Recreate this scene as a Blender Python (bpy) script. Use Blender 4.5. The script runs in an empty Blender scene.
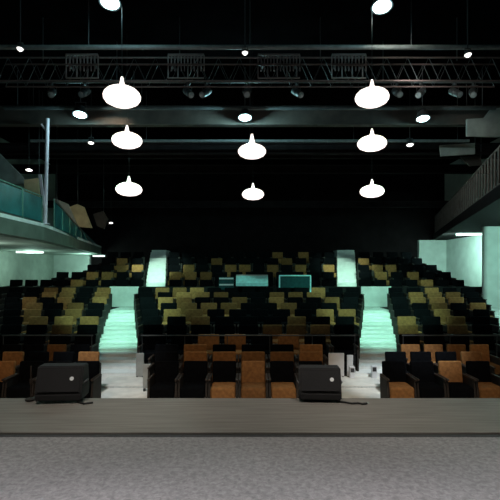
import bpy, bmesh, math, random
from mathutils import Vector, Matrix
random.seed(7)
S = bpy.context.scene
C = S.collection
F, YH, CH = 450.0, 270.0, 1.6          # focal length in pixels, horizon row, eye height over the stage

def W(px, py, Y):
    return Vector(((px - 250) * Y / F, Y, CH + (YH - py) * Y / F))
def PX(px, Y): return (px - 250) * Y / F
def PZ(py, Y): return CH + (YH - py) * Y / F

# ------------------------------------------------------------------ materials
def mat(name, col, rough=.6, metal=0, var=0.0, scale=8, bump=0.0, bscale=60, emit=None, es=0, spec=.5, trans=0, alpha=1):
    m = bpy.data.materials.new(name); m.use_nodes = True
    nt = m.node_tree; b = nt.nodes['Principled BSDF']
    b.inputs['Base Color'].default_value = (*col, 1)
    b.inputs['Roughness'].default_value = rough
    b.inputs['Metallic'].default_value = metal
    b.inputs['Specular IOR Level'].default_value = spec
    b.inputs['Transmission Weight'].default_value = trans
    b.inputs['Alpha'].default_value = alpha
    tc = nt.nodes.new('ShaderNodeTexCoord')
    if var:
        n = nt.nodes.new('ShaderNodeTexNoise'); n.inputs['Scale'].default_value = scale
        n.inputs['Detail'].default_value = 5
        nt.links.new(tc.outputs['Object'], n.inputs['Vector'])
        r = nt.nodes.new('ShaderNodeValToRGB')
        r.color_ramp.elements[0].position = .3; r.color_ramp.elements[1].position = .7
        r.color_ramp.elements[0].color = (*[c * (1 - var) for c in col], 1)
        r.color_ramp.elements[1].color = (*[min(1, c * (1 + var)) for c in col], 1)
        nt.links.new(n.outputs['Fac'], r.inputs['Fac'])
        nt.links.new(r.outputs['Color'], b.inputs['Base Color'])
    if bump:
        n2 = nt.nodes.new('ShaderNodeTexNoise'); n2.inputs['Scale'].default_value = bscale
        nt.links.new(tc.outputs['Object'], n2.inputs['Vector'])
        bp = nt.nodes.new('ShaderNodeBump'); bp.inputs['Strength'].default_value = bump
        bp.inputs['Distance'].default_value = .02
        nt.links.new(n2.outputs['Fac'], bp.inputs['Height'])
        nt.links.new(bp.outputs['Normal'], b.inputs['Normal'])
    if emit:
        b.inputs['Emission Color'].default_value = (*emit, 1)
        b.inputs['Emission Strength'].default_value = es
    return m

M = dict(
    gold=mat('mustard_fabric', (.27, .122, .036), .9, var=.25, scale=14, bump=.3, bscale=220, spec=.1),
    black=mat('black_fabric', (.004, .0045, .0055), 1, var=.3, scale=14, bump=.3, bscale=220, spec=.02),
    panel=mat('dark_brown_wood', (.012, .008, .006), .7, var=.3, scale=6),
    arm=mat('armrest_wood', (.03, .018, .012), .5, var=.3, scale=10),
    carpet=mat('black_tier_carpet', (.018, .018, .018), .95, var=.3, scale=30, spec=.05),
    step=mat('pale_step_paint', (.74, .77, .75), .6, var=.08, scale=5, bump=.1),
    nosing=mat('dark_nosing_strip', (.48, .51, .5), .6, var=.15, scale=20),
    floor=mat('pale_concrete', (.60, .58, .53), .6, var=.12, scale=4, bump=.1),
    wall_l=mat('grey_green_concrete', (.36, .40, .36), .8, var=.18, scale=1.6, bump=.2, bscale=12),
    wall_r=mat('pale_plaster', (.55, .60, .57), .8, var=.1, scale=2),
    blackwall=mat('black_paint', (.010, .007, .008), .9, var=.3, scale=2, spec=.1),
    ceil=mat('black_ceiling_paint', (.002, .0018, .002), 1, var=.3, scale=2, spec=0),
    beam=mat('dark_steel_paint', (.016, .012, .013), .8, var=.3, scale=3, spec=.1),
    pipe=mat('grey_steel_pipe', (.06, .065, .07), .45, var=.2, scale=9),
    lit_pipe=mat('lamp_lit_pipe', (.13, .135, .14), .5, var=.2, scale=9),  # paler copy of the pipe grey; lamplight on these bars put into the colour
    brownbeam=mat('brown_steel_paint', (.05, .036, .03), .7, var=.25, scale=3),
    grille=mat('pinkish_grey_slats', (.10, .07, .07), .5, var=.2, scale=12),
    conc=mat('grey_board', (.30, .31, .29), .8, var=.2, scale=3),
    tan=mat('tan_acoustic_board', (.46, .36, .21), .8, var=.2, scale=3),
    fascia=mat('dark_green_grey_fascia', (.13, .16, .13), .8, var=.2, scale=2),
    glass=mat('teal_glass', (.03, .19, .20), .35, var=.3, scale=2, trans=.0, alpha=.72),
    kerb=mat('pale_slab_edge', (.85, .88, .86), .6, var=.1, scale=5),
    post=mat('green_steel_post', (.12, .25, .2), .4, var=.2, scale=9),
    polem=mat('pale_blue_steel', (.85, .72, .82), .4, var=.1, scale=4),
    slat=mat('brown_grey_balusters', (.13, .10, .09), .6, var=.3, scale=5),
    wedge=mat('black_speaker_paint', (.006, .0055, .007), .8, var=.3, scale=30, bump=.3, bscale=150),
    grill=mat('dark_grey_mesh_grille', (.009, .0085, .0105), .8, var=.4, scale=120, bump=.6, bscale=260),
    plate=mat('silver_plate', (.8, .82, .85), .3, var=.05, scale=10),
    seam=mat('worn_dark_seam_tape', (.03, .03, .032), .8, var=.35, scale=25),
    cable=mat('black_cable', (.015, .015, .015), .5, var=.2, scale=20),
    white=mat('off_white_panel', (.62, .64, .66), .6, var=.08, scale=6),
    cyan=mat('cyan_lit_panel', (.42, .82, .84), .5, var=.15, scale=9),  # pale desk panel with the cyan light on it put into the colour
    dglass=mat('dark_teal_screen', (.015, .06, .065), .2, var=.2, scale=9),
    lamp=mat('glowing_opal_shade', (.9, .88, .86), .4, var=.02, scale=3, emit=(1, .85, .78), es=1.6),
    stem=mat('lit_stem', (.8, .72, .68), .4, var=.05, scale=5),
    lens=mat('lit_cool_lens', (.8, 1, 1), .3, var=.02, scale=5, emit=(.72, 1, .97), es=14),
    tinylens=mat('lit_white_lens', (1, 1, 1), .3, var=.02, scale=5, emit=(1, .97, .92), es=2.2),
    tube=mat('lit_tube', (1, 1, 1), .3, var=.02, scale=5, emit=(.85, 1, .95), es=2.0),
    off=mat('unlit_lens', (.18, .22, .24), .15, var=.2, scale=9),
    can=mat('charcoal_lamp_body', (.03, .03, .033), .45, var=.3, scale=9),
)
def plank_mat():
    m = mat('stage_apron_boards', (.16, .15, .135), .65, var=.15, scale=6)
    nt = m.node_tree; b = nt.nodes['Principled BSDF']
    tc = [n for n in nt.nodes if n.type == 'TEX_COORD'][0]
    mp = nt.nodes.new('ShaderNodeMapping'); mp.inputs['Scale'].default_value = (.35, 6, 1)
    n = nt.nodes.new('ShaderNodeTexNoise'); n.inputs['Scale'].default_value = 4; n.inputs['Detail'].default_value = 6
    r = nt.nodes.new('ShaderNodeValToRGB')
    r.color_ramp.elements[0].color = (.115, .105, .092, 1); r.color_ramp.elements[1].color = (.185, .172, .155, 1)
    r.color_ramp.elements[0].position = .3; r.color_ramp.elements[1].position = .7
    nt.links.new(tc.outputs['Object'], mp.inputs['Vector']); nt.links.new(mp.outputs['Vector'], n.inputs['Vector'])
    nt.links.new(n.outputs['Fac'], r.inputs['Fac']); nt.links.new(r.outputs['Color'], b.inputs['Base Color'])
    return m
def stage_mat():
    m = mat('worn_grey_stage_paint', (.2, .2, .2), .7, bump=.12, bscale=30)
    nt = m.node_tree; b = nt.nodes['Principled BSDF']
    tc = [n for n in nt.nodes if n.type == 'TEX_COORD'][0]
    n = nt.nodes.new('ShaderNodeTexNoise'); n.inputs['Scale'].default_value = 24; n.inputs['Detail'].default_value = 9
    n.inputs['Roughness'].default_value = .68; n.inputs['Distortion'].default_value = .6
    r = nt.nodes.new('ShaderNodeValToRGB')
    r.color_ramp.elements[0].color = (.15, .145, .15, 1); r.color_ramp.elements[1].color = (.275, .262, .266, 1)
    r.color_ramp.elements[0].position = .36; r.color_ramp.elements[1].position = .64
    nt.links.new(tc.outputs['Object'], n.inputs['Vector'])
    nt.links.new(n.outputs['Fac'], r.inputs['Fac']); nt.links.new(r.outputs['Color'], b.inputs['Base Color'])
    return m
def per_object(m, lo, hi):                  # each chair's cloth has faded a little differently
    nt = m.node_tree; b = nt.nodes['Principled BSDF']
    src = b.inputs['Base Color'].links[0].from_socket
    oi = nt.nodes.new('ShaderNodeObjectInfo'); mr = nt.nodes.new('ShaderNodeMapRange')
    mr.inputs['To Min'].default_value = lo; mr.inputs['To Max'].default_value = hi
    hs = nt.nodes.new('ShaderNodeHueSaturation'); hs.inputs['Saturation'].default_value = .95
    nt.links.new(oi.outputs['Random'], mr.inputs['Value']); nt.links.new(mr.outputs['Result'], hs.inputs['Value'])
    nt.links.new(src, hs.inputs['Color']); nt.links.new(hs.outputs['Color'], b.inputs['Base Color'])
per_object(M['gold'], .6, 1.25)
M['apron'] = plank_mat(); M['stage'] = stage_mat()

# ------------------------------------------------------------------ mesh helpers
class MB:
    def __init__(s): s.bm = bmesh.new()
    def box(s, x0, x1, y0, y1, z0, z1, bev=0, seg=2, rot=None, piv=None):
        r = bmesh.ops.create_cube(s.bm, size=1)
        vs = r['verts']
        for v in vs:
            v.co = Vector(((x0 + x1) / 2 + v.co.x * (x1 - x0), (y0 + y1) / 2 + v.co.y * (y1 - y0), (z0 + z1) / 2 + v.co.z * (z1 - z0)))
        if bev:
            es = list({e for v in vs for e in v.link_edges})
            q = bmesh.ops.bevel(s.bm, geom=es, offset=bev, segments=seg, affect='EDGES', profile=.5)
            vs = list({v for f in q['faces'] for v in f.verts} | {v for v in vs if v.is_valid})
        if rot is not None:
            bmesh.ops.rotate(s.bm, cent=piv or (0, 0, 0), matrix=rot, verts=vs)
        return s
    def tube(s, pts, r, seg=10, r2=None):
        pts = [Vector(p) for p in pts]; n = len(pts); rings = []
        for i, p in enumerate(pts):
            d = (pts[min(i + 1, n - 1)] - pts[max(i - 1, 0)]).normalized()
            a = Vector((0, 0, 1)) if abs(d.z) < .9 else Vector((1, 0, 0))
            u = d.cross(a).normalized(); w = d.cross(u)
            rr = r if r2 is None else r + (r2 - r) * i / (n - 1)
            rings.append([s.bm.verts.new(p + u * math.cos(t) * rr + w * math.sin(t) * rr) for t in [2 * math.pi * k / seg for k in range(seg)]])
        for A, B in zip(rings, rings[1:]):
            for k in range(seg): s.bm.faces.new((A[k], A[(k + 1) % seg], B[(k + 1) % seg], B[k]))
        s.bm.faces.new(rings[0]); s.bm.faces.new(rings[-1])
        return s
    def lathe(s, prof, c=(0, 0, 0), seg=32, rot=None):
        c = Vector(c); rings = []
        for r, z in prof:
            ring = []
            for k in range(seg):
                t = 2 * math.pi * k / seg
                p = Vector((r * math.cos(t), r * math.sin(t), z))
                if rot is not None: p = rot @ p
                ring.append(s.bm.verts.new(c + p))
            rings.append(ring)
        for A, B in zip(rings, rings[1:]):
            for k in range(seg): s.bm.faces.new((A[k], A[(k + 1) % seg], B[(k + 1) % seg], B[k]))
        s.bm.faces.new(rings[0]); s.bm.faces.new(rings[-1])
        return s
    def prism(s, poly, d):                       # polygon of 3-D points extruded by vector d
        d = Vector(d)
        a = [s.bm.verts.new(Vector(p)) for p in poly]; b = [s.bm.verts.new(Vector(p) + d) for p in poly]
        n = len(a)
        s.bm.faces.new(a); s.bm.faces.new(b[::-1])
        for k in range(n): s.bm.faces.new((a[k], b[k], b[(k + 1) % n], a[(k + 1) % n]))
        return s
    def mesh(s, name, m, smooth=False):
        bmesh.ops.recalc_face_normals(s.bm, faces=s.bm.faces)
        me = bpy.data.meshes.new(name); s.bm.to_mesh(me); s.bm.free()
        me.materials.append(m)
        if smooth:
            for p in me.polygons: p.use_smooth = True
        return me
    def build(s, name, m, parent=None, loc=None, smooth=False):
        return link(name, s.mesh(name, m, smooth), parent, loc)
def link(name, me, parent=None, loc=None):
    o = bpy.data.objects.new(name, me); C.objects.link(o)
    if parent: o.parent = parent
    if loc is not None: o.location = loc
    return o
def tag(o, label=None, cat=None, group=None, kind=None):
    if label: o['label'] = label
    if cat: o['category'] = cat
    if group: o['group'] = group
    if kind: o['kind'] = kind
    return o
def struct(o): o['kind'] = 'structure'; return o
def thing(name, label, cat, loc=(0, 0, 0), group=None, rz=0):
    o = bpy.data.objects.new(name, None); C.objects.link(o); o.location = loc; o.rotation_euler.z = rz
    o.empty_display_size = .1
    return tag(o, label, cat, group)
def copy_tree(o, parent=None):
    c = o.copy(); C.objects.link(c); c.parent = parent
    for ch in o.children: copy_tree(ch, c)
    return c
def RX(a): return Matrix.Rotation(math.radians(a), 3, 'X')
def RY(a): return Matrix.Rotation(math.radians(a), 3, 'Y')
def RZ(a): return Matrix.Rotation(math.radians(a), 3, 'Z')

# ------------------------------------------------------------------ the room
FL = -1.02                     # auditorium floor
HW = 11.5; YB = 26.6; CE = 7.7
struct(MB().box(-HW, HW, 5.0, 10.9, FL - .2, FL).build('floor', M['floor']))
struct(MB().box(-7, 7, -2, 4.37, -.12, 0).build('stage_floor', M['stage']))
struct(MB().box(-7, 7, 4.37, 4.47, -.14, -.05).build('trim_2', M['wedge']))
struct(MB().box(-7, 7, 4.31, 4.366, .0005, .003).build('trim_3', M['seam']))
struct(MB().box(-7, 7, 4.47, 5.67, -.14, -.012, .01).build('stage_apron', M['apron']))
struct(MB().box(-7, 7, -2, 5.60, FL, -.14).build('stage_base', M['blackwall']))
struct(MB().box(-HW - .3, -HW, -3, YB, FL, CE).build('wall_left', M['wall_l']))
struct(MB().box(HW, HW + .3, -3, YB, FL, CE).build('wall_right', M['wall_r']))
struct(MB().box(-HW - .3, HW + .3, YB, YB + .3, FL, CE).build('wall_back', M['blackwall']))
struct(MB().box(-HW - .3, HW + .3, -3, YB + .3, CE, CE + .2).build('ceiling', M['ceil']))
struct(MB().box(-HW - .3, HW + .3, -3.3, -3, FL, CE).build('wall_front', M['blackwall']))

# rows -----------------------------------------------------------------
CHH = .85
floor_rows = [8.5, 9.5, 10.45]
low = []                                        # (Y, floor Z)
for j in range(8):
    low.append((11.35 + .9 * j, -.057 - CHH + .136 * j))
up = []
for j in range(5):
    up.append((19.55 + .9 * j, 1.167 - CHH + .339 * j))
PARY = 18.72
mb = MB()
poly = [(-HW, 10.9, FL)]
for j, (Y, z) in enumerate(low):
    y0 = Y - .45; y1 = Y + .45 if j < 7 else PARY
    poly += [(-HW, y0, z), (-HW, y1, z)]
poly += [(-HW, PARY, FL)]
struct(MB().prism(poly, (2 * HW, 0, 0)).build('lower_seating_tier', M['carpet']))
LAND = 2.76
UL = [6, 53, 84, 98, 105]; UR = [468, 455, 440, 425, 415]
mb = MB()
mb.box(-HW, HW, PARY + .12, YB, FL, up[0][1] - .25)
for j, (Y, z) in enumerate(up):
    y0 = Y - .45 if j else PARY + .12
    mb.box(PX(UL[j], Y) - .08, PX(UR[j], Y) + .08, y0, YB if j == 4 else Y + .46, up[0][1] - .25, z)
mb.box(PX(UL[4], 24), PX(UR[4], 24), up[-1][0] + .45, YB, up[-1][1], up[-1][1] + .3)
struct(mb.build('upper_seating_tier', M['carpet']))
struct(MB().box(-HW, HW, PARY, PARY + .12, FL, .905).build('parapet_wall', M['carpet']))
for nm, a, b in (('trim_4', 110, 139), ('trim_5', 361, 391)):
    struct(MB().box(PX(a, PARY), PX(b, PARY), PARY - .03, PARY - .001, .07, .915, .004).build(nm, M['step']))

def lerp(a, b, t): return a + (b - a) * t
# pixel edges of the aisles, by distance
def cl(Y): return lerp(140, 135, (Y - 11.35) / 6.3)
def cr(Y): return lerp(357, 363, (Y - 11.35) / 6.3)
def lr(Y): return lerp(95, 111, (Y - 11.35) / 6.3)
def rl(Y): return lerp(400, 388, (Y - 11.35) / 6.3)
def stair(name, le, re, rows, yend):
    mb = MB(); nz = MB()
    for j, (Y, z) in enumerate(rows):
        zn = rows[j + 1][1] if j + 1 < len(rows) else z
        hs = [(Y - .45, Y, z + .012), (Y, Y + .45, (z + zn) / 2 + .012)] if zn != z else [(Y - .45, yend, z + .012)]
        for y0, y1, zz in hs:
            x0, x1 = PX(le((y0 + y1) / 2), y0), PX(re((y0 + y1) / 2), y0)
            mb.box(x0, x1, y0 - .01, y1, FL, zz)
            nz.box(x0 + .005, x1 - .005, y0 - .0095, y0 + .02, zz - .004, zz + .0015)
    o = struct(mb.build(name, M['step'])); struct(nz.build('step_nosing', M['nosing'], o))
stair('left_aisle_stair', lambda Y: lr(Y) - 3, lambda Y: cl(Y) + 3, low, PARY - .031)
stair('right_aisle_stair', lambda Y: cr(Y) - 3, lambda Y: rl(Y) + 3, low, PARY - .031)
SR = [501, 499, 497, 495, 491, 488, 484, 480]
def sr(Y): return lerp(503, 481, max(0, min(1, (Y - 11.35) / 6.3)))
stair('right_side_stair', lambda Y: sr(Y) + 2, lambda Y: 250 + (HW - .02) * F / max(Y, 11), low, 18.0)
top = up + [(24.05, up[-1][1] + .34), (24.95, up[-1][1] + .75), (25.85, LAND - .05)]
top = [(y, z) for y, z in top]
stair('upper_left_aisle_stair', lambda Y: lerp(144, 150, (Y - 19.5) / 5), lambda Y: lerp(165, 166, (Y - 19.5) / 5), top, YB)
stair('upper_right_aisle_stair', lambda Y: 337, lambda Y: lerp(357.5, 355, (Y - 19.5) / 5), top, YB)
# pale landings at the foot of each aisle
for nm, a, b in (('left_aisle_landing', 96, 151), ('right_aisle_landing', 330, 384)):
    o = struct(MB().box(PX(a, 10), PX(b, 10), 10.0, 10.9, FL, FL + .05, .004).build(nm, M['floor']))
    struct(MB().box(PX(a, 10), PX(b, 10), 9.985, 9.999, FL + .001, FL + .04).build('landing_nosing', M['nosing'], o))

# ------------------------------------------------------------------ chairs
CWD = .60
def chair_meshes():
    d = {}
    tilt = RX(-9)
    for k in ('gold', 'black'):
        mb = MB().box(-.245, .245, .13, .215, .40, .86, .03, 3, tilt, (0, .17, .40))
        d['back', k] = mb.mesh('backrest', M[k], True)
        mb = MB().box(-.245, .245, -.30, .17, .25, .47, .04, 3)
        d['seat', k] = mb.mesh('seat', M[k], True)
    for s, nm in ((-1, 'L'), (1, 'R')):
        x0, x1 = sorted((s * .252, s * .292))
        pts = [(x0, -.26, 0), (x0, .18, 0), (x0, .24, .60), (x0, -.22, .58), (x0, -.28, .30)]
        d['side', nm] = MB().prism(pts, (x1 - x0, 0, 0)).mesh('side_panel', M['panel'])
        d['arm', nm] = MB().box(x0 - .004, x1 + .004, -.27, .22, .582, .622, .012, 2).mesh('armrest', M['arm'])
    d['base'] = MB().box(-.20, .20, -.05, .14, 0, .25, .01).mesh('pedestal', M['panel'])
    return d
CM = chair_meshes()
def make_chair(bk, sk, small=False):
    r = bpy.data.objects.new('auditorium_chair', None); C.objects.link(r); r.empty_display_size = .1
    link('backrest', CM['back', bk], r); link('seat', CM['seat', sk], r)
    if not small: link('pedestal', CM['base'], r)
    for n in 'LR':
        p = link('side_panel', CM['side', n], r)
        if not small: link('armrest', CM['arm', n], p)
    return r
protos = {}
def chair(bk, sk, small=False):
    key = (bk, sk, small)
    if key not in protos:
        protos[key] = make_chair(bk, sk, small); return protos[key]
    return copy_tree(protos[key])
ORD = 'first second third fourth fifth sixth seventh eighth ninth tenth eleventh twelfth thirteenth fourteenth fifteenth sixteenth seventeenth'.split()
def place_row(Y, z, L, R, pitch, block, rowname, group, colour, front=False, small=False):
    x0, x1 = PX(L, Y), PX(R, Y)
    n = max(1, round((x1 - x0) / pitch)); p = (x1 - x0) / n
    for i in range(n):
        x = x0 + p * (i + .5)
        bk, sk = colour(i, x, Y, z)
        o = chair(bk, sk, small)
        o.location = (x, Y, z); o.scale = (min(1.12, p / CWD), 1, 1)
        tone = 'orange' if front else 'olive-tan'
        nm = {('gold', 'gold'): tone, ('black', 'black'): 'black',
              ('black', 'gold'): f'{tone}-seated', ('gold', 'black'): f'{tone}-backed'}[bk, sk]
        tag(o, f'{nm} auditorium chair, {ORD[i]} from the left in the {rowname} of the {block} block', 'chair', group)
    return n
# light chairs, read off the photograph: x from, x to, y of the backrest
BL = [(148,164,299),(165,177,300),(178,193,301),(180,195,292),(172,185,314),(185,196,314),(158,170,320),(158,172,327),(178,192,328),
 (190,205,294),(222,235,295),(188,196,304),(199,209,306),(228,241,307),(238,247,300),(219,232,313),(192,205,320),(193,210,335),(232,245,329),(230,245,336),
 (265,277,298),(280,309,294),(288,302,306),(265,278,313),(258,270,320),(258,302,328),(290,304,320),(285,300,336),
 (310,320,293),(338,349,294),(321,335,300),(312,322,313),(324,340,313),(324,340,321),(342,357,314),(322,335,330),
 (21,33,302),(24,40,311),(22,40,319),(43,60,317),(55,70,303),(38,60,291),(60,80,292),(65,77,310),(78,96,318),(96,107,291),(96,107,298),(96,107,306),(60,80,333),
 (405,418,299),(418,438,291),(418,438,298),(438,452,302),(438,452,309),(402,418,319),(405,418,327),(452,465,297),(470,480,305),(457,470,318),(460,472,330),
 (72,84,281),(78,92,273),(100,112,272),(113,140,268),(113,125,260),(135,142,268),(155,168,288),(178,188,267),(190,210,276),(170,177,272),(192,199,260),(203,207,253),
 (212,220,260),(225,247,267),(233,242,260),(255,259,254),(276,280,254),(288,293,260),(298,303,254),(270,279,268),(292,300,268),(306,312,268),(320,323,260),(327,334,268),
 (361,364,260),(371,392,267),(371,392,275),(384,388,260),(396,404,266),(404,415,274),(403,410,289),(418,432,283),(430,440,280),(430,445,290)]
def blob(i, x, Y, z):
    cx = 250 + F * x / Y; cy = YH - F * (z + .74 - CH) / Y
    for a, b, y in BL:
        if a - 1.5 <= cx <= b + 1.5 and abs(cy - 1 - y) < 4.2: return ('gold', 'gold')
    return ('black', 'black')
def fixed(s):                                # two letters per chair: back, seat
    t = s.split()
    k = {'g': 'gold', 'b': 'black'}
    return lambda i, x, Y, z: (k[t[i][0]], k[t[i][1]])
FR = ['front floor row', 'middle floor row', 'rear floor row']
cen = ['bb bb bg gg bg bb', 'bb gb gg gg gb gb', 'bb gg bb bb bb gg']
lef = ['gb bb bb bb', 'gb bb bb gg', 'bb bb gg bb']
rig = ['bg bb gb bg', 'bb bb bb gg', 'gg gg gg gg']
cnt = 0
for r, Y in enumerate(floor_rows):
    pk = 250 * .556 / 250 * F / Y            # pixels per chair at that distance
    z = FL
    cnt += place_row(Y, z, 150, 150 + 177, (PX(327, Y) - PX(150, Y)) / 6, 'centre', FR[r], 'chairs on the flat floor', fixed(cen[r]), True)
    re = [98, 98, 88][r]
    cnt += place_row(Y, z, re - 4 * pk * .98, re, .545, 'left', FR[r], 'chairs on the flat floor', fixed(lef[r]), True)
    le = [383, 386, 402][r]
    cnt += place_row(Y, z, le, le + 4 * pk * .98, .545, 'right', FR[r], 'chairs on the flat floor', fixed(rig[r]), True)
PIT = .68
for j, (Y, z) in enumerate(low):
    rn = ORD[j] + ' lower row'; g = 'chairs of the lower raked bank'
    cnt += place_row(Y, z, cl(Y), cr(Y), PIT, 'centre', rn, g, blob)
    L = [-8, -6, -4, -2, 0, 0, 2, 4][j]
    cnt += place_row(Y, z, L, lr(Y), PIT, 'left', rn, g, blob)
    R = SR[j]
    cnt += place_row(Y, z, rl(Y), R, PIT, 'right', rn, g, blob)
for j, (Y, z) in enumerate(up):
    rn = ORD[j] + ' upper row'; g = 'chairs of the upper raked bank'
    cnt += place_row(Y, z, 167, 336.5, PIT, 'centre', rn, g, blob, small=True)
    cnt += place_row(Y, z, UL[j], 144, PIT, 'left', rn, g, blob, small=True)
    cnt += place_row(Y, z, 358, UR[j], PIT, 'right', rn, g, blob, small=True)
print('CHAIRS', cnt)

# guard rails along the front of the lower bank
for a, b, nm in ((141, 356, 'centre'), (2, 93, 'left'), (402, 498, 'right')):
    Y = 10.96; t = thing('guard_rail', f'thin grey guard rail along the front of the {nm} raked block', 'railing', (0, 0, 0), 'guard rails before the raked seating')
    z = PZ(335.5, Y)
    MB().tube([(PX(a, Y), Y, z), (PX(b, Y), Y, z)], .016).build('top_rail', M['pipe'], t)
    n = max(2, round((b - a) / 45))
    for k in range(n + 1):
        x = lerp(PX(a, Y) + .03, PX(b, Y) - .03, k / n)
        MB().tube([(x, Y, low[0][1]), (x, Y, z)], .012, 8).build('post', M['can'], t)

# pale panels and plinths closing the row ends beside the aisles
def endpanel(a, b, t_, Y, label):
    th = thing('row_end_panel', label, 'panel', ((PX(a, Y) + PX(b, Y)) / 2, Y, FL), 'pale panels at the row ends')
    w = (PX(b, Y) - PX(a, Y)) / 2; h = PZ(t_, Y) - FL
    MB().box(-w, w, -.02, .02, .06, h, .008).build('board', M['conc' if a < 200 else 'white'], th)
    for s in (-1, 1): MB().box(s * (w - .03) - .018, s * (w - .03) + .018, -.05, .05, 0, .06, .005).build('foot', M['can'], th)
endpanel(136, 144, 353, 10.85, 'narrow grey panel beside the left aisle, behind its shorter neighbour')
endpanel(143, 151, 364, 9.75, 'short grey panel against the left end of the centre floor rows')
endpanel(328.5, 344, 353, 10.85, 'broad pale panel just behind the right speaker wedge')
endpanel(347, 353, 355, 10.85, 'narrow pale panel by the right aisle, right of the broad one')

# small dark floor boxes in the right aisle
for px, py, lb in ((352, 369, 'small dark floor box at the left side of the right aisle foot'), (374, 368, 'small dark floor box at the right side of the right aisle foot')):
    Y = 10.72; x = PX(px, Y); z = FL + .05
    th = thing('floor_box', lb, 'floor box', (x, Y, z), 'floor boxes in the right aisle')
    h = PZ(py - 2.5, Y) - z
    MB().box(-.06, .06, -.05, .05, 0, h, .012).build('housing', M['white'], th)
    MB().box(-.045, .045, -.058, -.05, h - .13, h - .03, .003).build('face_plate', M['can'], th)

# ------------------------------------------------------------------ speaker wedges on the stage
def wedge(px0, px1, ytop, ybase, lb, rz):
    Yb = F * CH / (ybase - YH); xc = PX((px0 + px1) / 2, Yb); w = (px1 - px0) * Yb / F / 2; h = (ybase - ytop) * Yb / F * .99
    t = thing('stage_monitor', lb, 'speaker', (xc, Yb + .02, 0), 'floor monitors at the stage edge', math.radians(rz))
    d = .36
    prof = [(0, .02), (0.0, .10), (.10, h), (d - .05, h), (d, .10), (d - .04, .02)]
    cab = MB().prism([(-w, y, z) for y, z in prof], (2 * w, 0, 0))
    bmesh.ops.bevel(cab.bm, geom=list(cab.bm.edges), offset=.012, segments=2, affect='EDGES')
    cab.build('cabinet', M['wedge'], t)
    n = Vector((0, -(h - .10), .10)).normalized()
    gm = MB()
    p = [(-w + .03, .006, .13), (w - .03, .006, .13), (w - .03, .098, h - .035), (-w + .03, .098, h - .035)]
    gm.prism([Vector(q) + n * .001 for q in p], n * .012); gm.build('grille', M['grill'], t)
    bx = MB(); c = Vector((w * .55, .055, lerp(.1, h, .55))) + n * .013
    bx.lathe([(.001, 0), (.024, 0), (.024, .006), (.001, .006)], c, 16, Vector((0, 0, 1)).rotation_difference(n).to_matrix())
    bx.build('badge', M['plate'], t, smooth=False)
    for s in (-1, 1):
        hd = MB().tube([(s * w, .10, h * .5), (s * (w + .018), .12, h * .55), (s * (w + .018), .22, h * .55), (s * w, .24, h * .5)], .010, 8)
        hd.build('handle', M['can'], t)
        for y in (.05, d - .08):
            MB().lathe([(.018, 0), (.02, .02), (.001, .02)], (s * (w - .05), y, 0), 10).build('foot', M['cable'], t)
    return t
wedge(34, 80, 368, 403.5, 'black floor monitor at the stage edge, on the left', 4)
wedge(300, 342, 370, 402.5, 'black floor monitor at the stage edge before the right aisle', -3)
def cable(pts, lb):
    Y = 5.45
    tag(MB().tube([(PX(x, F * CH / (y - YH)), F * CH / (y - YH), .0) for x, y in pts], .012, 8).build('speaker_cable', M['cable'], loc=(0, 0, .001)), lb, 'cable', 'cables at the monitors')
cable([(339, 401.5), (346, 402.5), (352, 403.5), (358, 403), (362, 404), (367, 403.5)], 'black cable lying right of the right floor monitor')
cable([(78, 402), (84, 403.5), (89, 403), (93, 402.5)], 'short black cable lying right of the left floor monitor')
# slim mic stand beside the left wedge
Y = F * CH / (402 - YH) + .1; x = PX(37, Y) - .08
t = thing('microphone_stand', 'slim brownish stand at the left side of the left floor monitor', 'stand', (PX(31, Y), Y, 0))
MB().lathe([(.07, 0), (.07, .012), (.015, .022), (.001, .022)], seg=20).build('base', M['panel'], t)
MB().tube([(0, 0, .02), (0, 0, PZ(366, Y))], .010, 8).build('pole', M['arm'], t)
MB().tube([(0, 0, PZ(384, Y)), (0, 0, PZ(379, Y))], .018, 8).build('clutch', M['arm'], t)

# ------------------------------------------------------------------ desks in the cross aisle (cyan light put into the panel colour)
zf = low[-1][1]
def desk(a, b, yt, yb, lb, m, Y=18.42, legs=True, kind=0):
    xc = (PX(a, Y) + PX(b, Y)) / 2; w = (PX(b, Y) - PX(a, Y)) / 2; zt = PZ(yt, Y) - zf; zb = PZ(yb, Y) - zf
    t = thing('control_desk', lb, 'desk', (xc, Y, zf), 'control desks in the cross aisle')
    if kind == 0:        # sloping console on legs
        MB().prism([(-w, -.20, zb), (-w, .2, zb + .05), (-w, .2, zt), (-w, .12, zt), (-w, -.20, zb + .12)], (2 * w, 0, 0)).build('console', m, t)
        MB().box(-w, w, .10, .21, zt, zt + .05, .01).build('meter_bridge', M['white'], t)
    elif kind == 1:      # framed screen
        MB().box(-w + .04, w - .04, -.01, .02, zb, zt - .05).build('screen', M['dglass'], t)
        MB().box(-w, w, -.03, .03, zt - .05, zt, .008).build('top_rail', M['cyan'], t)
        for s in (-1, 1): MB().box(s * (w - .02) - .03, s * (w - .02) + .03, -.03, .03, 0, zt - .05, .005).build('post', M['cyan'], t)
    else:                # rack with two pale bands
        MB().box(-w, w, -.15, .15, zb - .15, zt, .01).build('case', M['dglass'], t)
        for k in (0, 1): MB().box(-w + .02, w - .02, -.165, -.15, zt - .09 - k * .25, zt - .03 - k * .25, .003).build('shelf_band', M['white'], t)
    if kind != 1:
        for s in (-1, 1):
            MB().box(s * (w - .05) - .025, s * (w - .05) + .025, -.05, .05, 0, zb - (.15 if kind == 2 else -.03), .004).build('leg', M['can'], t)
desk(219, 234, 277, 286, 'small dark rack with two pale bands, left of the cyan control desk', M['cyan'], kind=2)
desk(236, 268, 276, 286, 'pale cyan sloping control desk amid the centre seating', M['cyan'], kind=0)
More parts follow.
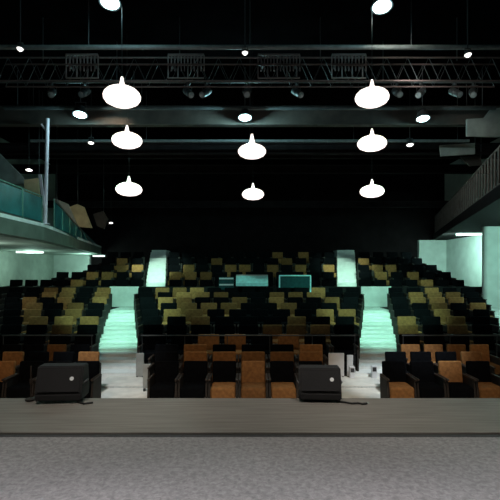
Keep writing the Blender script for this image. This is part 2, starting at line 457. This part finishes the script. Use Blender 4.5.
desk(279, 311, 275, 288, 'dark screen in a pale cyan frame, right of the control desk', M['cyan'], kind=1)

# ------------------------------------------------------------------ left gallery
GZ = 2.90
edge = [(-5.9, 6.0), (-6.1, 11.0), (-6.22, 13.6), (-8.75, 26.5)]
o = struct(MB().prism([(x, y, GZ - .40) for x, y in edge] + [(-HW + .01, 26.5, GZ - .40), (-HW + .01, 6, GZ - .40)], (0, 0, .40)).build('gallery_slab_left', M['fascia']))
struct(MB().prism([(x - .25, y, GZ - .42) for x, y in edge] + [(-HW + .01, 26.3, GZ - .42), (-HW + .01, 6, GZ - .42)], (0, 0, .018)).build('ceiling_soffit', M['wall_l']))  # added lighter sheet; light bounced onto the soffit is put into its colour
kb = MB()
for (xa, ya), (xb, yb) in zip(edge[1:], edge[2:]):
    n = Vector((-(yb - ya), xb - xa, 0)).normalized() * .12
    kb.prism([(xa, ya, GZ + .001), (xb, yb, GZ + .001), (xb + n.x, yb + n.y, GZ + .001), (xa + n.x, ya + n.y, GZ + .001)], (0, 0, .10))
struct(kb.build('trim_1', M['kerb']))
# glass balustrade
t = thing('glass_balustrade', 'teal glass balustrade with green posts on the left gallery', 'railing', (0, 0, GZ + .101))
pts = [(-6.08, 9.0), (-6.15, 11.0), (-6.27, 13.55)]
def rail(t, pts, h, m_post, m_rail, n_each, glass=True):
    for (xa, ya), (xb, yb) in zip(pts, pts[1:]):
        MB().tube([(xa, ya, h), (xb, yb, h)], .022, 8).build('handrail', m_rail, t)
        if glass:
            MB().prism([(xa, ya, .06), (xb, yb, .06), (xb, yb, h - .05), (xa, ya, h - .05)], (-.014, 0, 0)).build('glass_pane', M['glass'], t)
        for k in range(n_each + 1):
            f = k / n_each
            if k == n_each and (xb, yb) != pts[-1]: continue
            x, y = lerp(xa, xb, f), lerp(ya, yb, f)
            MB().box(x - .02, x + .02, y - .02, y + .02, 0, h, .004).build('post', m_post, t)
rail(t, pts, .82, M['post'], M['post'], 2)
# sloping balustrade of the gallery further back
t = thing('sloping_balustrade', 'dark teal sloping balustrade descending along the far left gallery', 'railing', (0, 0, 0))
A0, A1 = W(54, 199, 14.6), W(97, 249, 25.0)
dv = A1 - A0
MB().tube([A0, A1], .035, 8).build('handrail', M['slat'], t)
for k in range(9):
    p = A0 + dv * (k / 8)
    ex = lerp(-6.22, -8.75, (p.y - 13.6) / 12.9) - .07
    MB().tube([(p.x, p.y, GZ + .09), p], .02, 8).build('post', M['post'], t)
MB().prism([Vector((A0.x, A0.y, GZ + .12)), Vector((A1.x, A1.y, GZ + .12)), A1 - Vector((0, 0, .05)), A0 - Vector((0, 0, .08))], (-.015, 0, 0)).build('glass_pane', M['glass'], t)
# pole at the gallery corner
p0 = W(47, 118, 13.7)
t = thing('steel_pole', 'tall pale bluish steel pole rising from the left gallery corner', 'pole', (p0.x - .05, 13.75, GZ + .101))
MB().tube([(-.03, 0, 0), (0.05, 0, p0.z - GZ - .10)], .055, 14).build('tube', M['polem'], t)
MB().lathe([(.14, 0), (.14, .02), (.001, .02)], (-.03, 0, 0), 20).build('base_plate', M['polem'], t)
MB().prism([(.02, -.06, .42), (-.10, -.06, 1.5), (-.20, -.06, 1.5), (-.03, -.06, .42)], (0, -.03, 0)).build('brace', M['polem'], t)
MB().tube([(0.04, 0, 2.8), (-.14, 0, 3.05)], .03, 8).build('bracket', M['polem'], t)
# boards above the left gallery
def board(quad, Y, lb, m, nm='acoustic_board', dy=.08, tilt=0, group='boards above the left gallery'):
    P = [W(x, y, Y + tilt * (x - quad[0][0])) for x, y in quad]
    c = sum(P, Vector()) / len(P)
    t = thing(nm, lb, 'panel', c, group)
    MB().prism([p - c for p in P], (0, dy, 0)).build('board', m, t)
    a, b = P[0] - c, P[1] - c
    top_ = max(P, key=lambda q: q.z) - c
    MB().tube([top_ + Vector((.02, dy / 2, -.02)), (top_.x + .02, dy / 2, CE - c.z - .001)], .012, 6).build('hanger', M['can'], t)
    return t
board([(-6, 148), (22, 176), (26, 183), (-6, 188)], 15.5, 'slanted grey board at the far left above the glass balustrade', M['conc'])
board([(24, 180), (38, 178), (40, 212), (26, 214)], 15.2, 'upright tan board behind the glass balustrade', M['tan'])
board([(69, 207), (77, 204), (84, 207), (92, 228), (79, 227)], 19.5, 'bright tan slanted board beside the sloping balustrade', M['tan'])
board([(56, 199), (68, 204), (77, 225), (73, 226)], 19.2, 'narrow grey slanted board left of the bright tan one', M['conc'])
board([(93, 214), (103, 211), (108, 219), (104, 229), (97, 226)], 21, 'dim grey-brown board right of the bright tan one', M['brownbeam'])

# ------------------------------------------------------------------ right gallery
RZ_ = 3.35
redge = [(5.2, 8.0), (6.1, 11.0), (10.75, 26.5)]
struct(MB().prism([(x, y, RZ_) for x, y in redge] + [(HW - .01, 26.5, RZ_), (HW - .01, 8, RZ_)], (0, 0, .34)).build('gallery_slab_right', M['blackwall']))
t = thing('slatted_balustrade', 'dim brown-grey balustrade of upright slats on the right gallery', 'railing', (0, 0, RZ_ + .341))
x0, y0, x1, y1 = 6.18, 11.0, 10.7, 26.0
MB().tube([(x0, y0, 1.0), (x1, y1, 1.0)], .03, 8).build('handrail', M['slat'], t)
MB().tube([(x0, y0, .06), (x1, y1, .06)], .025, 8).build('bottom_rail', M['slat'], t)
for k in range(40):
    f = k / 39; x, y = lerp(x0, x1, f), lerp(y0, y1, f)
    MB().box(x - .018, x + .014, y - .03, y + .03, 0.02, .98).build('slat', M['slat'], t)
# grey boards high at the right
board([(467, 119), (484, 118), (491, 109), (505, 107), (505, 137), (467, 136)], 14.0, 'large stepped grey board high at the right edge', M['conc'], 'ceiling_board', group='grey boards high on the right')
board([(440, 145), (475, 143), (475, 154), (441, 156)], 16.0, 'flat grey board below the stepped board on the right', M['conc'], 'ceiling_board', group='grey boards high on the right')
board([(460, 157), (481, 156), (482, 165), (470, 166)], 16.6, 'small dim board under the flat grey board on the right', M['brownbeam'], 'ceiling_board', group='grey boards high on the right')
# wing wall with a rounded nose, right
wm = MB().box(9.55, HW - .001, 18.05, 18.35, FL, RZ_ - .001)
wm.lathe([(.15, FL), (.15, RZ_ - .001)], (9.55, 18.2, 0), 20)
struct(wm.build('wall_wing', M['wall_r']))
struct(MB().box(-HW + .001, -9.4, YB - .25, YB - .001, FL, GZ - .401).build('wall_corner', M['wall_r']))
struct(MB().box(9.9, HW - .001, YB - .25, YB - .001, FL, RZ_ - .001).build('wall_nook', M['wall_r']))

# tube lights under the galleries
def tube_light(px, py, Y, ln, lb, zc, rz=0):
    p = W(px, py, Y)
    t = thing('ceiling_tube_light', lb, 'light', (p.x, Y, zc), 'tube lights under the galleries', rz)
    h = zc - p.z
    MB().box(-ln / 2, ln / 2, -.05, .05, -.045, -.001, .006).build('batten', M['white'], t)
    MB().tube([(-ln / 2 + .03, 0, -.075), (ln / 2 - .03, 0, -.075)], .03, 12).build('tube', M['tube'], t)
    for s in (-1, 1): MB().box(s * (ln / 2 - .02) - .012, s * (ln / 2 - .02) + .012, -.03, .03, -.11, -.046).build('end_cap', M['white'], t)
tube_light(99, 251, 26.1, .75, 'lit white tube light at the far end of the left gallery soffit', GZ - .42)
tube_light(30, 251, 20.5, 1.2, 'lit tube light under the left gallery near the left wall', GZ - .42, .3)
tube_light(470, 231, 21.3, 1.2, 'lit tube light under the right gallery above the mint wall', RZ_, -.3)

# ------------------------------------------------------------------ ceiling steel
def beam(nm, y0, y1, z0, z1, m, x0=-HW + .01, x1=HW - .01):
    mb = MB(); h = .05
    mb.box(x0, x1, y0, y1, z0, z0 + h); mb.box(x0, x1, y0, y1, z1 - h, z1); mb.box(x0, x1, (y0 + y1) / 2 - .03, (y0 + y1) / 2 + .03, z0 + h, z1 - h)
    return struct(mb.build(nm, m))
beam('ceiling_beam', 14.1, 14.35, 6.16, 6.75, M['brownbeam'])
beam('ceiling_beam', 16.6, 16.85, 5.9, 6.3, M['beam'])
beam('ceiling_beam', 21.5, 21.8, 6.25, 6.65, M['beam'])
beam('ceiling_beam', 24.3, 24.6, 5.0, 5.35, M['beam'])
beam('ceiling_beam', 18.9, 19.1, 6.3, 6.7, M['beam'])
def pipe(Y, z, r, lb, x0=-7.5, x1=7.5, m='pipe'):
    t = thing('lighting_bar', lb, 'bar', (0, Y, z), 'lighting bars under the ceiling')
    MB().tube([(x0, 0, 0), (x1, 0, 0)], r, 12).build('pipe', M[m], t)
    for k in range(5):
        x = lerp(x0 + .4, x1 - .4, k / 4)
        MB().tube([(x, 0, r * .8), (x, 0, CE - z - .001)], .012, 6).build('hanger', M['can'], t)
    return t
pipe(9.9, 6.5, .05, 'lighting bar nearest the stage, teal-lit near both front floodlights', m='lit_pipe')
pipe(12.0, 6.62, .035, 'lighting bar carrying the row of unlit spotlights')
pipe(13.75, 6.55, .06, 'lighting bar just above the three bright cool floodlights')
pipe(14.75, 6.42, .04, 'lighting bar just behind the cool floodlights')
pipe(15.4, 6.02, .05, 'lighting bar carrying two small white lamps, behind the cool floodlights', m='lit_pipe')
# truss with slatted grilles
t = thing('lighting_truss', 'dim lattice truss across the hall behind the first lighting bar', 'truss', (0, 10.7, 6.1))
for y in (0, .35):
    for z in (0, .55):
        MB().tube([(-6, y, z), (6, y, z)], .02, 8).build('chord', M['grille'], t)
for y in (0, .35):
    MB().tube([(-6 + .25 * k, y, .55 * (k % 2)) for k in range(49)], .011, 6).build('lattice', M['can'], t)
for x in (-5, -1.7, 1.7, 5): MB().tube([(x, .17, .55), (x, .17, CE - 6.101)], .012, 6).build('hanger', M['can'], t)
for a, b, lb in ((66, 98, 'slatted grille on the truss, left of the near left pendant'), (168, 204, 'slatted grille on the truss, left of the middle one'),
                 (258, 300, 'slatted grille on the truss, right of the middle'), (332, 366, 'slatted grille on the truss above the near right pendant')):
    Y = 10.5; t = thing('slatted_grille', lb, 'grille', ((PX(a, Y) + PX(b, Y)) / 2, Y, PZ(78, Y)), 'slatted grilles on the truss')
    w = (PX(b, Y) - PX(a, Y)) / 2; h = PZ(54, Y) - PZ(78, Y)
    for z, r in ((0, .012), (h * .55, .018), (h - .02, .022)):
        MB().box(-w, w, -.02, .02, z - r, z + r).build('rail', M['grille'], t)
    sl = MB()
    n = int(w * 2 / .075)
    for k in range(n + 1):
        x = lerp(-w, w, k / n); sl.box(x - .012, x + .012, -.012, .03, h * .3 if k % 3 else .0, h - .03)
    sl.build('slats', M['grille'], t)
    for s in (-1, 1): MB().box(s * w * .8 - .02, s * w * .8 + .02, .02, .17, h * .5, h * .5 + .04).build('clamp', M['can'], t)

# flood lights (lit) -----------------------------------------------------
def flood(px, py, Y, r, lb, barz, tilt=-12, m='lens', group='lit floodlights under the ceiling', bar_y=None):
    p = W(px, py, Y)
    t = thing('ceiling_floodlight', lb, 'light', p, group)
    R = RX(tilt)
    MB().lathe([(r * .35, r * 1.5), (r * .75, r * 1.1), (r * 1.05, .03), (r * 1.12, 0), (r * 1.0, 0.0), (r * .9, .03), (r * .3, r)], (0, 0, 0), 24, R).build('reflector_can', M['can'], t, smooth=False)
    MB().lathe([(.001, .012), (r * .92, .012), (r * .92, .002), (.6 * r, -.03), (.001, -.05)], (0, 0, 0), 24, R).build('lens', M[m], t, smooth=True)
    top_ = R @ Vector((0, 0, r * 1.1))
    zy = top_.z + r * .9
    for sg in (-1, 1):
        MB().tube([top_ + Vector((sg * r * .8, 0, 0)), (sg * r * .8, top_.y, zy), (0, top_.y, zy)], .014, 6).build('yoke', M['can'], t)
    MB().tube([(0, top_.y, zy), (0, top_.y, CE - p.z)], .014, 8).build('drop_rod', M['can'], t)
    return p
SP = []
pipe(8.2, 7.0, .035, 'lighting bar above the two front floodlights', -5.5, 5.5)
SP.append(flood(110, 3, 8.9, .19, 'bright cool floodlight at the top edge, left', 6.75, bar_y=7.95))
SP.append(flood(382, 7, 8.9, .19, 'bright cool floodlight at the top edge, right', 6.75, bar_y=7.95))
SP.append(flood(80, 115, 13.5, .20, 'bright cool floodlight at mid-left, left of the near left pendant', 6.55, bar_y=13.75))
SP.append(flood(245, 118, 13.5, .19, 'bright cool floodlight just above the middle pendant', 6.55, bar_y=13.75))
SP.append(flood(423, 119, 13.5, .19, 'bright cool floodlight at mid-right, right of the near right pendant', 6.55, bar_y=13.75))
g2 = 'small lit lamps on the bars'
flood(20, 49, 9.7, .07, 'small white lamp at the far left of the near bar', 6.5, m='tinylens', group=g2, bar_y=9.9)
flood(245, 53, 9.7, .065, 'small white lamp at the middle of the near bar', 6.5, m='tinylens', group=g2, bar_y=9.9)
flood(468, 55, 9.7, .075, 'small white lamp at the far right of the near bar', 6.5, m='tinylens', group=g2, bar_y=9.9)
flood(91, 143, 15.2, .10, 'small white lamp on the far bar, left of the middle left pendant', 6.02, m='tinylens', group=g2, bar_y=15.4)
flood(410, 145, 15.2, .12, 'small white lamp on the far bar, right of the middle right pendant', 6.02, m='tinylens', group=g2, bar_y=15.4)

# unlit spotlights on the second bar ------------------------------------
def spot_body():
    r = bpy.data.objects.new('stage_spotlight', None); C.objects.link(r)
    R = RX(-55)
    MB().lathe([(.05, .22), (.09, .16), (.10, -.02), (.085, -.05), (.085, -.2), (.09, -.22), (.001, -.22)], (0, 0, 0), 20, R).build('body', M['can'], r)
    MB().lathe([(.001, -.222), (.075, -.222), (.075, -.23), (.001, -.24)], (0, 0, 0), 20, R).build('lens', M['off'], r)
    for s in (-1, 1): MB().tube([(s * .11, 0, 0), (s * .11, 0, .17), (0, 0, .20)], .010, 6).build('yoke', M['can'], r)
    MB().box(-.025, .025, -.04, .04, .19, .249, .006).build('clamp', M['pipe'], r)
    MB().box(-.10, .10, -.02, .012, -.03, .09, .006, 2, R, (0, 0, 0)).build('barn_door', M['pipe'], r)
    return r
sp0 = spot_body()
LB = ['unlit spotlight at the far left, beyond the left floodlight', 'unlit spotlight above the left cool floodlight', 'unlit spotlight left of the centre, second from the middle',
      'unlit spotlight nearest the centre on its left side', 'unlit spotlight above the middle floodlight', 'unlit spotlight right of the centre beneath the grille',
      'unlit spotlight just right of the near right pendant', 'unlit spotlight above the right cool floodlight', 'unlit spotlight right of the right cool floodlight', 'unlit spotlight at the far right end of the bar']
for i, px in enumerate([52, 85, 188, 206, 247, 297, 397, 421, 455, 473]):
    o = sp0 if i == 0 else copy_tree(sp0)
    o.location = (PX(px, 12.0), 12.0, 6.62 - .285); o.rotation_euler.z = [.3, -.2, .6, -.5, 0, .5, .1, -.7, .3, -.4][i]
    tag(o, LB[i], 'light', 'unlit spotlights on the second bar')

# pendants ----------------------------------------------------------------
def pendant_proto():
    r = bpy.data.objects.new('pendant_lamp', None); C.objects.link(r)
    prof = [(.001, -.205), (.10, -.20), (.22, -.175), (.32, -.12), (.365, -.05), (.37, .0), (.345, .06), (.29, .115), (.20, .16), (.09, .19), (.001, .195)]
    MB().lathe(prof, seg=36).build('lamp_shade', M['lamp'], r, smooth=True)
    MB().lathe([(.075, .18), (.05, .25), (.03, .34), (.022, .38), (.001, .385)], seg=16).build('stem', M['lamp'], r, smooth=True)
    return r
pp = pendant_proto()
PD = [(122, 96, 9.0, 37, 'nearest glowing pendant lamp, left column'), (127, 140, 11.6, 30, 'middle glowing pendant lamp of the left column'), (129, 189, 15.7, 26, 'farthest glowing pendant lamp of the left column'),
      (372, 97, 9.0, 33.5, 'nearest glowing pendant lamp, right column'), (372, 143, 11.6, 29, 'middle glowing pendant lamp of the right column'), (372, 191, 15.7, 24, 'farthest glowing pendant lamp of the right column'),
      (252, 151, 11.6, 28, 'nearer glowing pendant lamp of the centre pair, under a floodlight'), (253, 194, 15.7, 22, 'farther glowing pendant lamp of the centre pair')]
for i, (px, py, Y, w, lb) in enumerate(PD):
    o = pp if i == 0 else copy_tree(pp)
    p = W(px, py, Y); o.location = p
    s = w * Y / F / .74; o.scale = (s, s, s * (1.0 if Y < 10 else .95))  # shades enlarged so their shape takes in the bloom around each lamp
    MB().tube([(0, 0, .37), (0, 0, (CE - p.z - .002) / o.scale.z)], .006, 6).build('cord', M['cable'], o)
    if i == 6:
        for ch in o.children:
            if ch.name.startswith('stem'): ch.scale.z = 1.45; ch.location.z = -.08; ch.scale.x = ch.scale.y = 1.3
    tag(o, lb, 'lamp', 'glowing pendant lamps over the seats')

# small wall lamps on the left
for px, py, Y, lb in ((29, 170, 15.0, 'small lamp hanging above the tan board at far left'), (111, 223, 24.2, 'tiny lit lamp right of the dim boards on the left')):
    p = W(px, py, Y); t = thing('small_lamp', lb, 'light', p, 'small lamps above the left gallery')
    MB().lathe([(.001, -.04), (.08, -.03), (.11, 0), (.04, .04), (.001, .05)], seg=18).build('shade', M['tinylens'], t)
    MB().tube([(0, 0, .08), (0, 0, CE - p.z - .001)], .008, 6).build('cord', M['cable'], t)

# ------------------------------------------------------------------ lights
def lamp(kind, nm, loc, e, col, size=.1, target=None, ang=60, blend=.5):
    d = bpy.data.lights.new(nm, kind); d.energy = e; d.color = col
    o = bpy.data.objects.new(nm, d); C.objects.link(o); o.location = loc
    if kind in ('SPOT', 'POINT'): d.shadow_soft_size = size
    if kind == 'AREA': d.size = size
    if kind == 'SPOT': d.spot_size = math.radians(ang); d.spot_blend = blend
    if target is not None:
        o.rotation_euler = (Vector(target) - Vector(loc)).to_track_quat('-Z', 'Y').to_euler()
    return o
MINT = (.42, 1.0, .74)
CYAN = (.45, .95, 1.0)
for i, (tx, ty, tz, e, a) in enumerate([(-4.2, 14.7, -.2, 4300, 30), (4.25, 14.7, -.2, 4300, 30), (-4.5, 18.6, .6, 1450, 56), (0, 17.3, .3, 420, 95), (4.7, 18.6, .6, 1450, 56)]):
    p = SP[i]
    lamp('SPOT', 'floodlight_beam', (p.x, p.y - .06, p.z - .12), e, MINT, .15, (tx, ty, tz), a, .8 if i < 2 else .6)
    lamp('POINT', 'floodlight_spill', (p.x, p.y - .14, p.z - .10), [34, 18, 40, 170, 26][i], CYAN, .06)
# far lamps that light the upper aisles
for x in (-5.3, 5.4):
    lamp('SPOT', 'far_bar_beam', (x, 15.2, 5.75), 2900, (.62, 1, .8), .12, (x * .84, 22.3, 1.5), 23, .5)
# glow of the gallery tubes, plus two added lights that have no tube
lamp('POINT', 'under_gallery_glow', (-9.0, 24.6, 2.05), 80, (.55, 1, .82), .2)
lamp('POINT', 'under_gallery_glow', (-10.0, 20.5, 2.05), 60, (.6, 1, .82), .2)
lamp('POINT', 'under_gallery_glow', (-8.6, 14.5, 1.75), 40, (.75, 1, .85), .2)  # added out of view, no tube here; brightens the left soffit
lamp('POINT', 'under_gallery_glow', (10.2, 14.6, 2.6), 260, (.5, 1, .85), .2)  # added out of view, no tube here; brightens wing wall and side stair
lamp('AREA', 'under_gallery_glow', (9.6, 21.3, 3.2), 260, (.55, 1, .85), .9, (11.4, 23.5, 1.8))
# stage lighting from above the stage: warm wash on the first rows, neutral on the boards
for x in (-3.5, 0, 3.5):
    lamp('SPOT', 'front_row_wash', (x, 3.5, 5.6), 460, (1, .70, .46), .2, (x * 1.15, 8.75, -.8), 38, .3)
for x in (-3.9, 3.9):                     # cool white specials on the foot of each aisle
    lamp('SPOT', 'aisle_foot_light', (x, 6.6, 6.6), 1700 if x < 0 else 2600, (.86, .95, 1), .15, (x * 1.0 - (.0 if x > 0 else -.9) - (.5 if x > 0 else 0), 10.2, -.95), 22, .8)
for x in (-2.1, 0, 2.1):
    lamp('SPOT', 'stage_wash', (x, .9, 6.0), 1950, (1, .95, .95), .3, (x, 1.75, 0), 45, 1.0)
for x in (-2.6, 0, 2.6):
    lamp('SPOT', 'apron_wash', (x, 3.4, 6.0), 720, (1, .92, .81), .4, (x, 5.65, 0), 52, .9)
lamp('SPOT', 'gallery_wash', (-3.0, 8.0, 6.6), 560, (.5, 1, .85), .2, (-6.6, 11.5, 3.0), 40, .7)
lamp('SPOT', 'gallery_wash', (2.4, 9.0, 6.6), 260, (.9, .95, .8), .3, (7.6, 15, 4.2), 60, 1.0)
lamp('SPOT', 'board_wash', (-3.2, 12.5, 6.6), 420, (1, .85, .6), .2, (-7.6, 19.0, 4.1), 34, .7)
lamp('SPOT', 'board_wash', (3.2, 10.0, 6.2), 220, (.95, 1, .9), .2, (7.2, 14.4, 6.0), 40, .8)

# ------------------------------------------------------------------ world, camera, view
w = bpy.data.worlds.new('World'); S.world = w; w.use_nodes = True
w.node_tree.nodes['Background'].inputs[0].default_value = (.25, .2, .22, 1)
w.node_tree.nodes['Background'].inputs[1].default_value = .0
cam = bpy.data.cameras.new('Camera'); co = bpy.data.objects.new('Camera', cam); C.objects.link(co)
co.location = (0, 0, CH); co.rotation_euler = (math.pi / 2, 0, 0)
cam.sensor_width = 36; cam.lens = F / 500 * 36; cam.shift_y = (YH - 250) / 500; cam.clip_start = .05
S.camera = co
S.view_settings.view_transform = 'Standard'; S.view_settings.look = 'None'; S.view_settings.gamma = 1
S.view_settings.exposure = 0; S.view_settings.use_curve_mapping = False
S.cycles.use_denoising = True
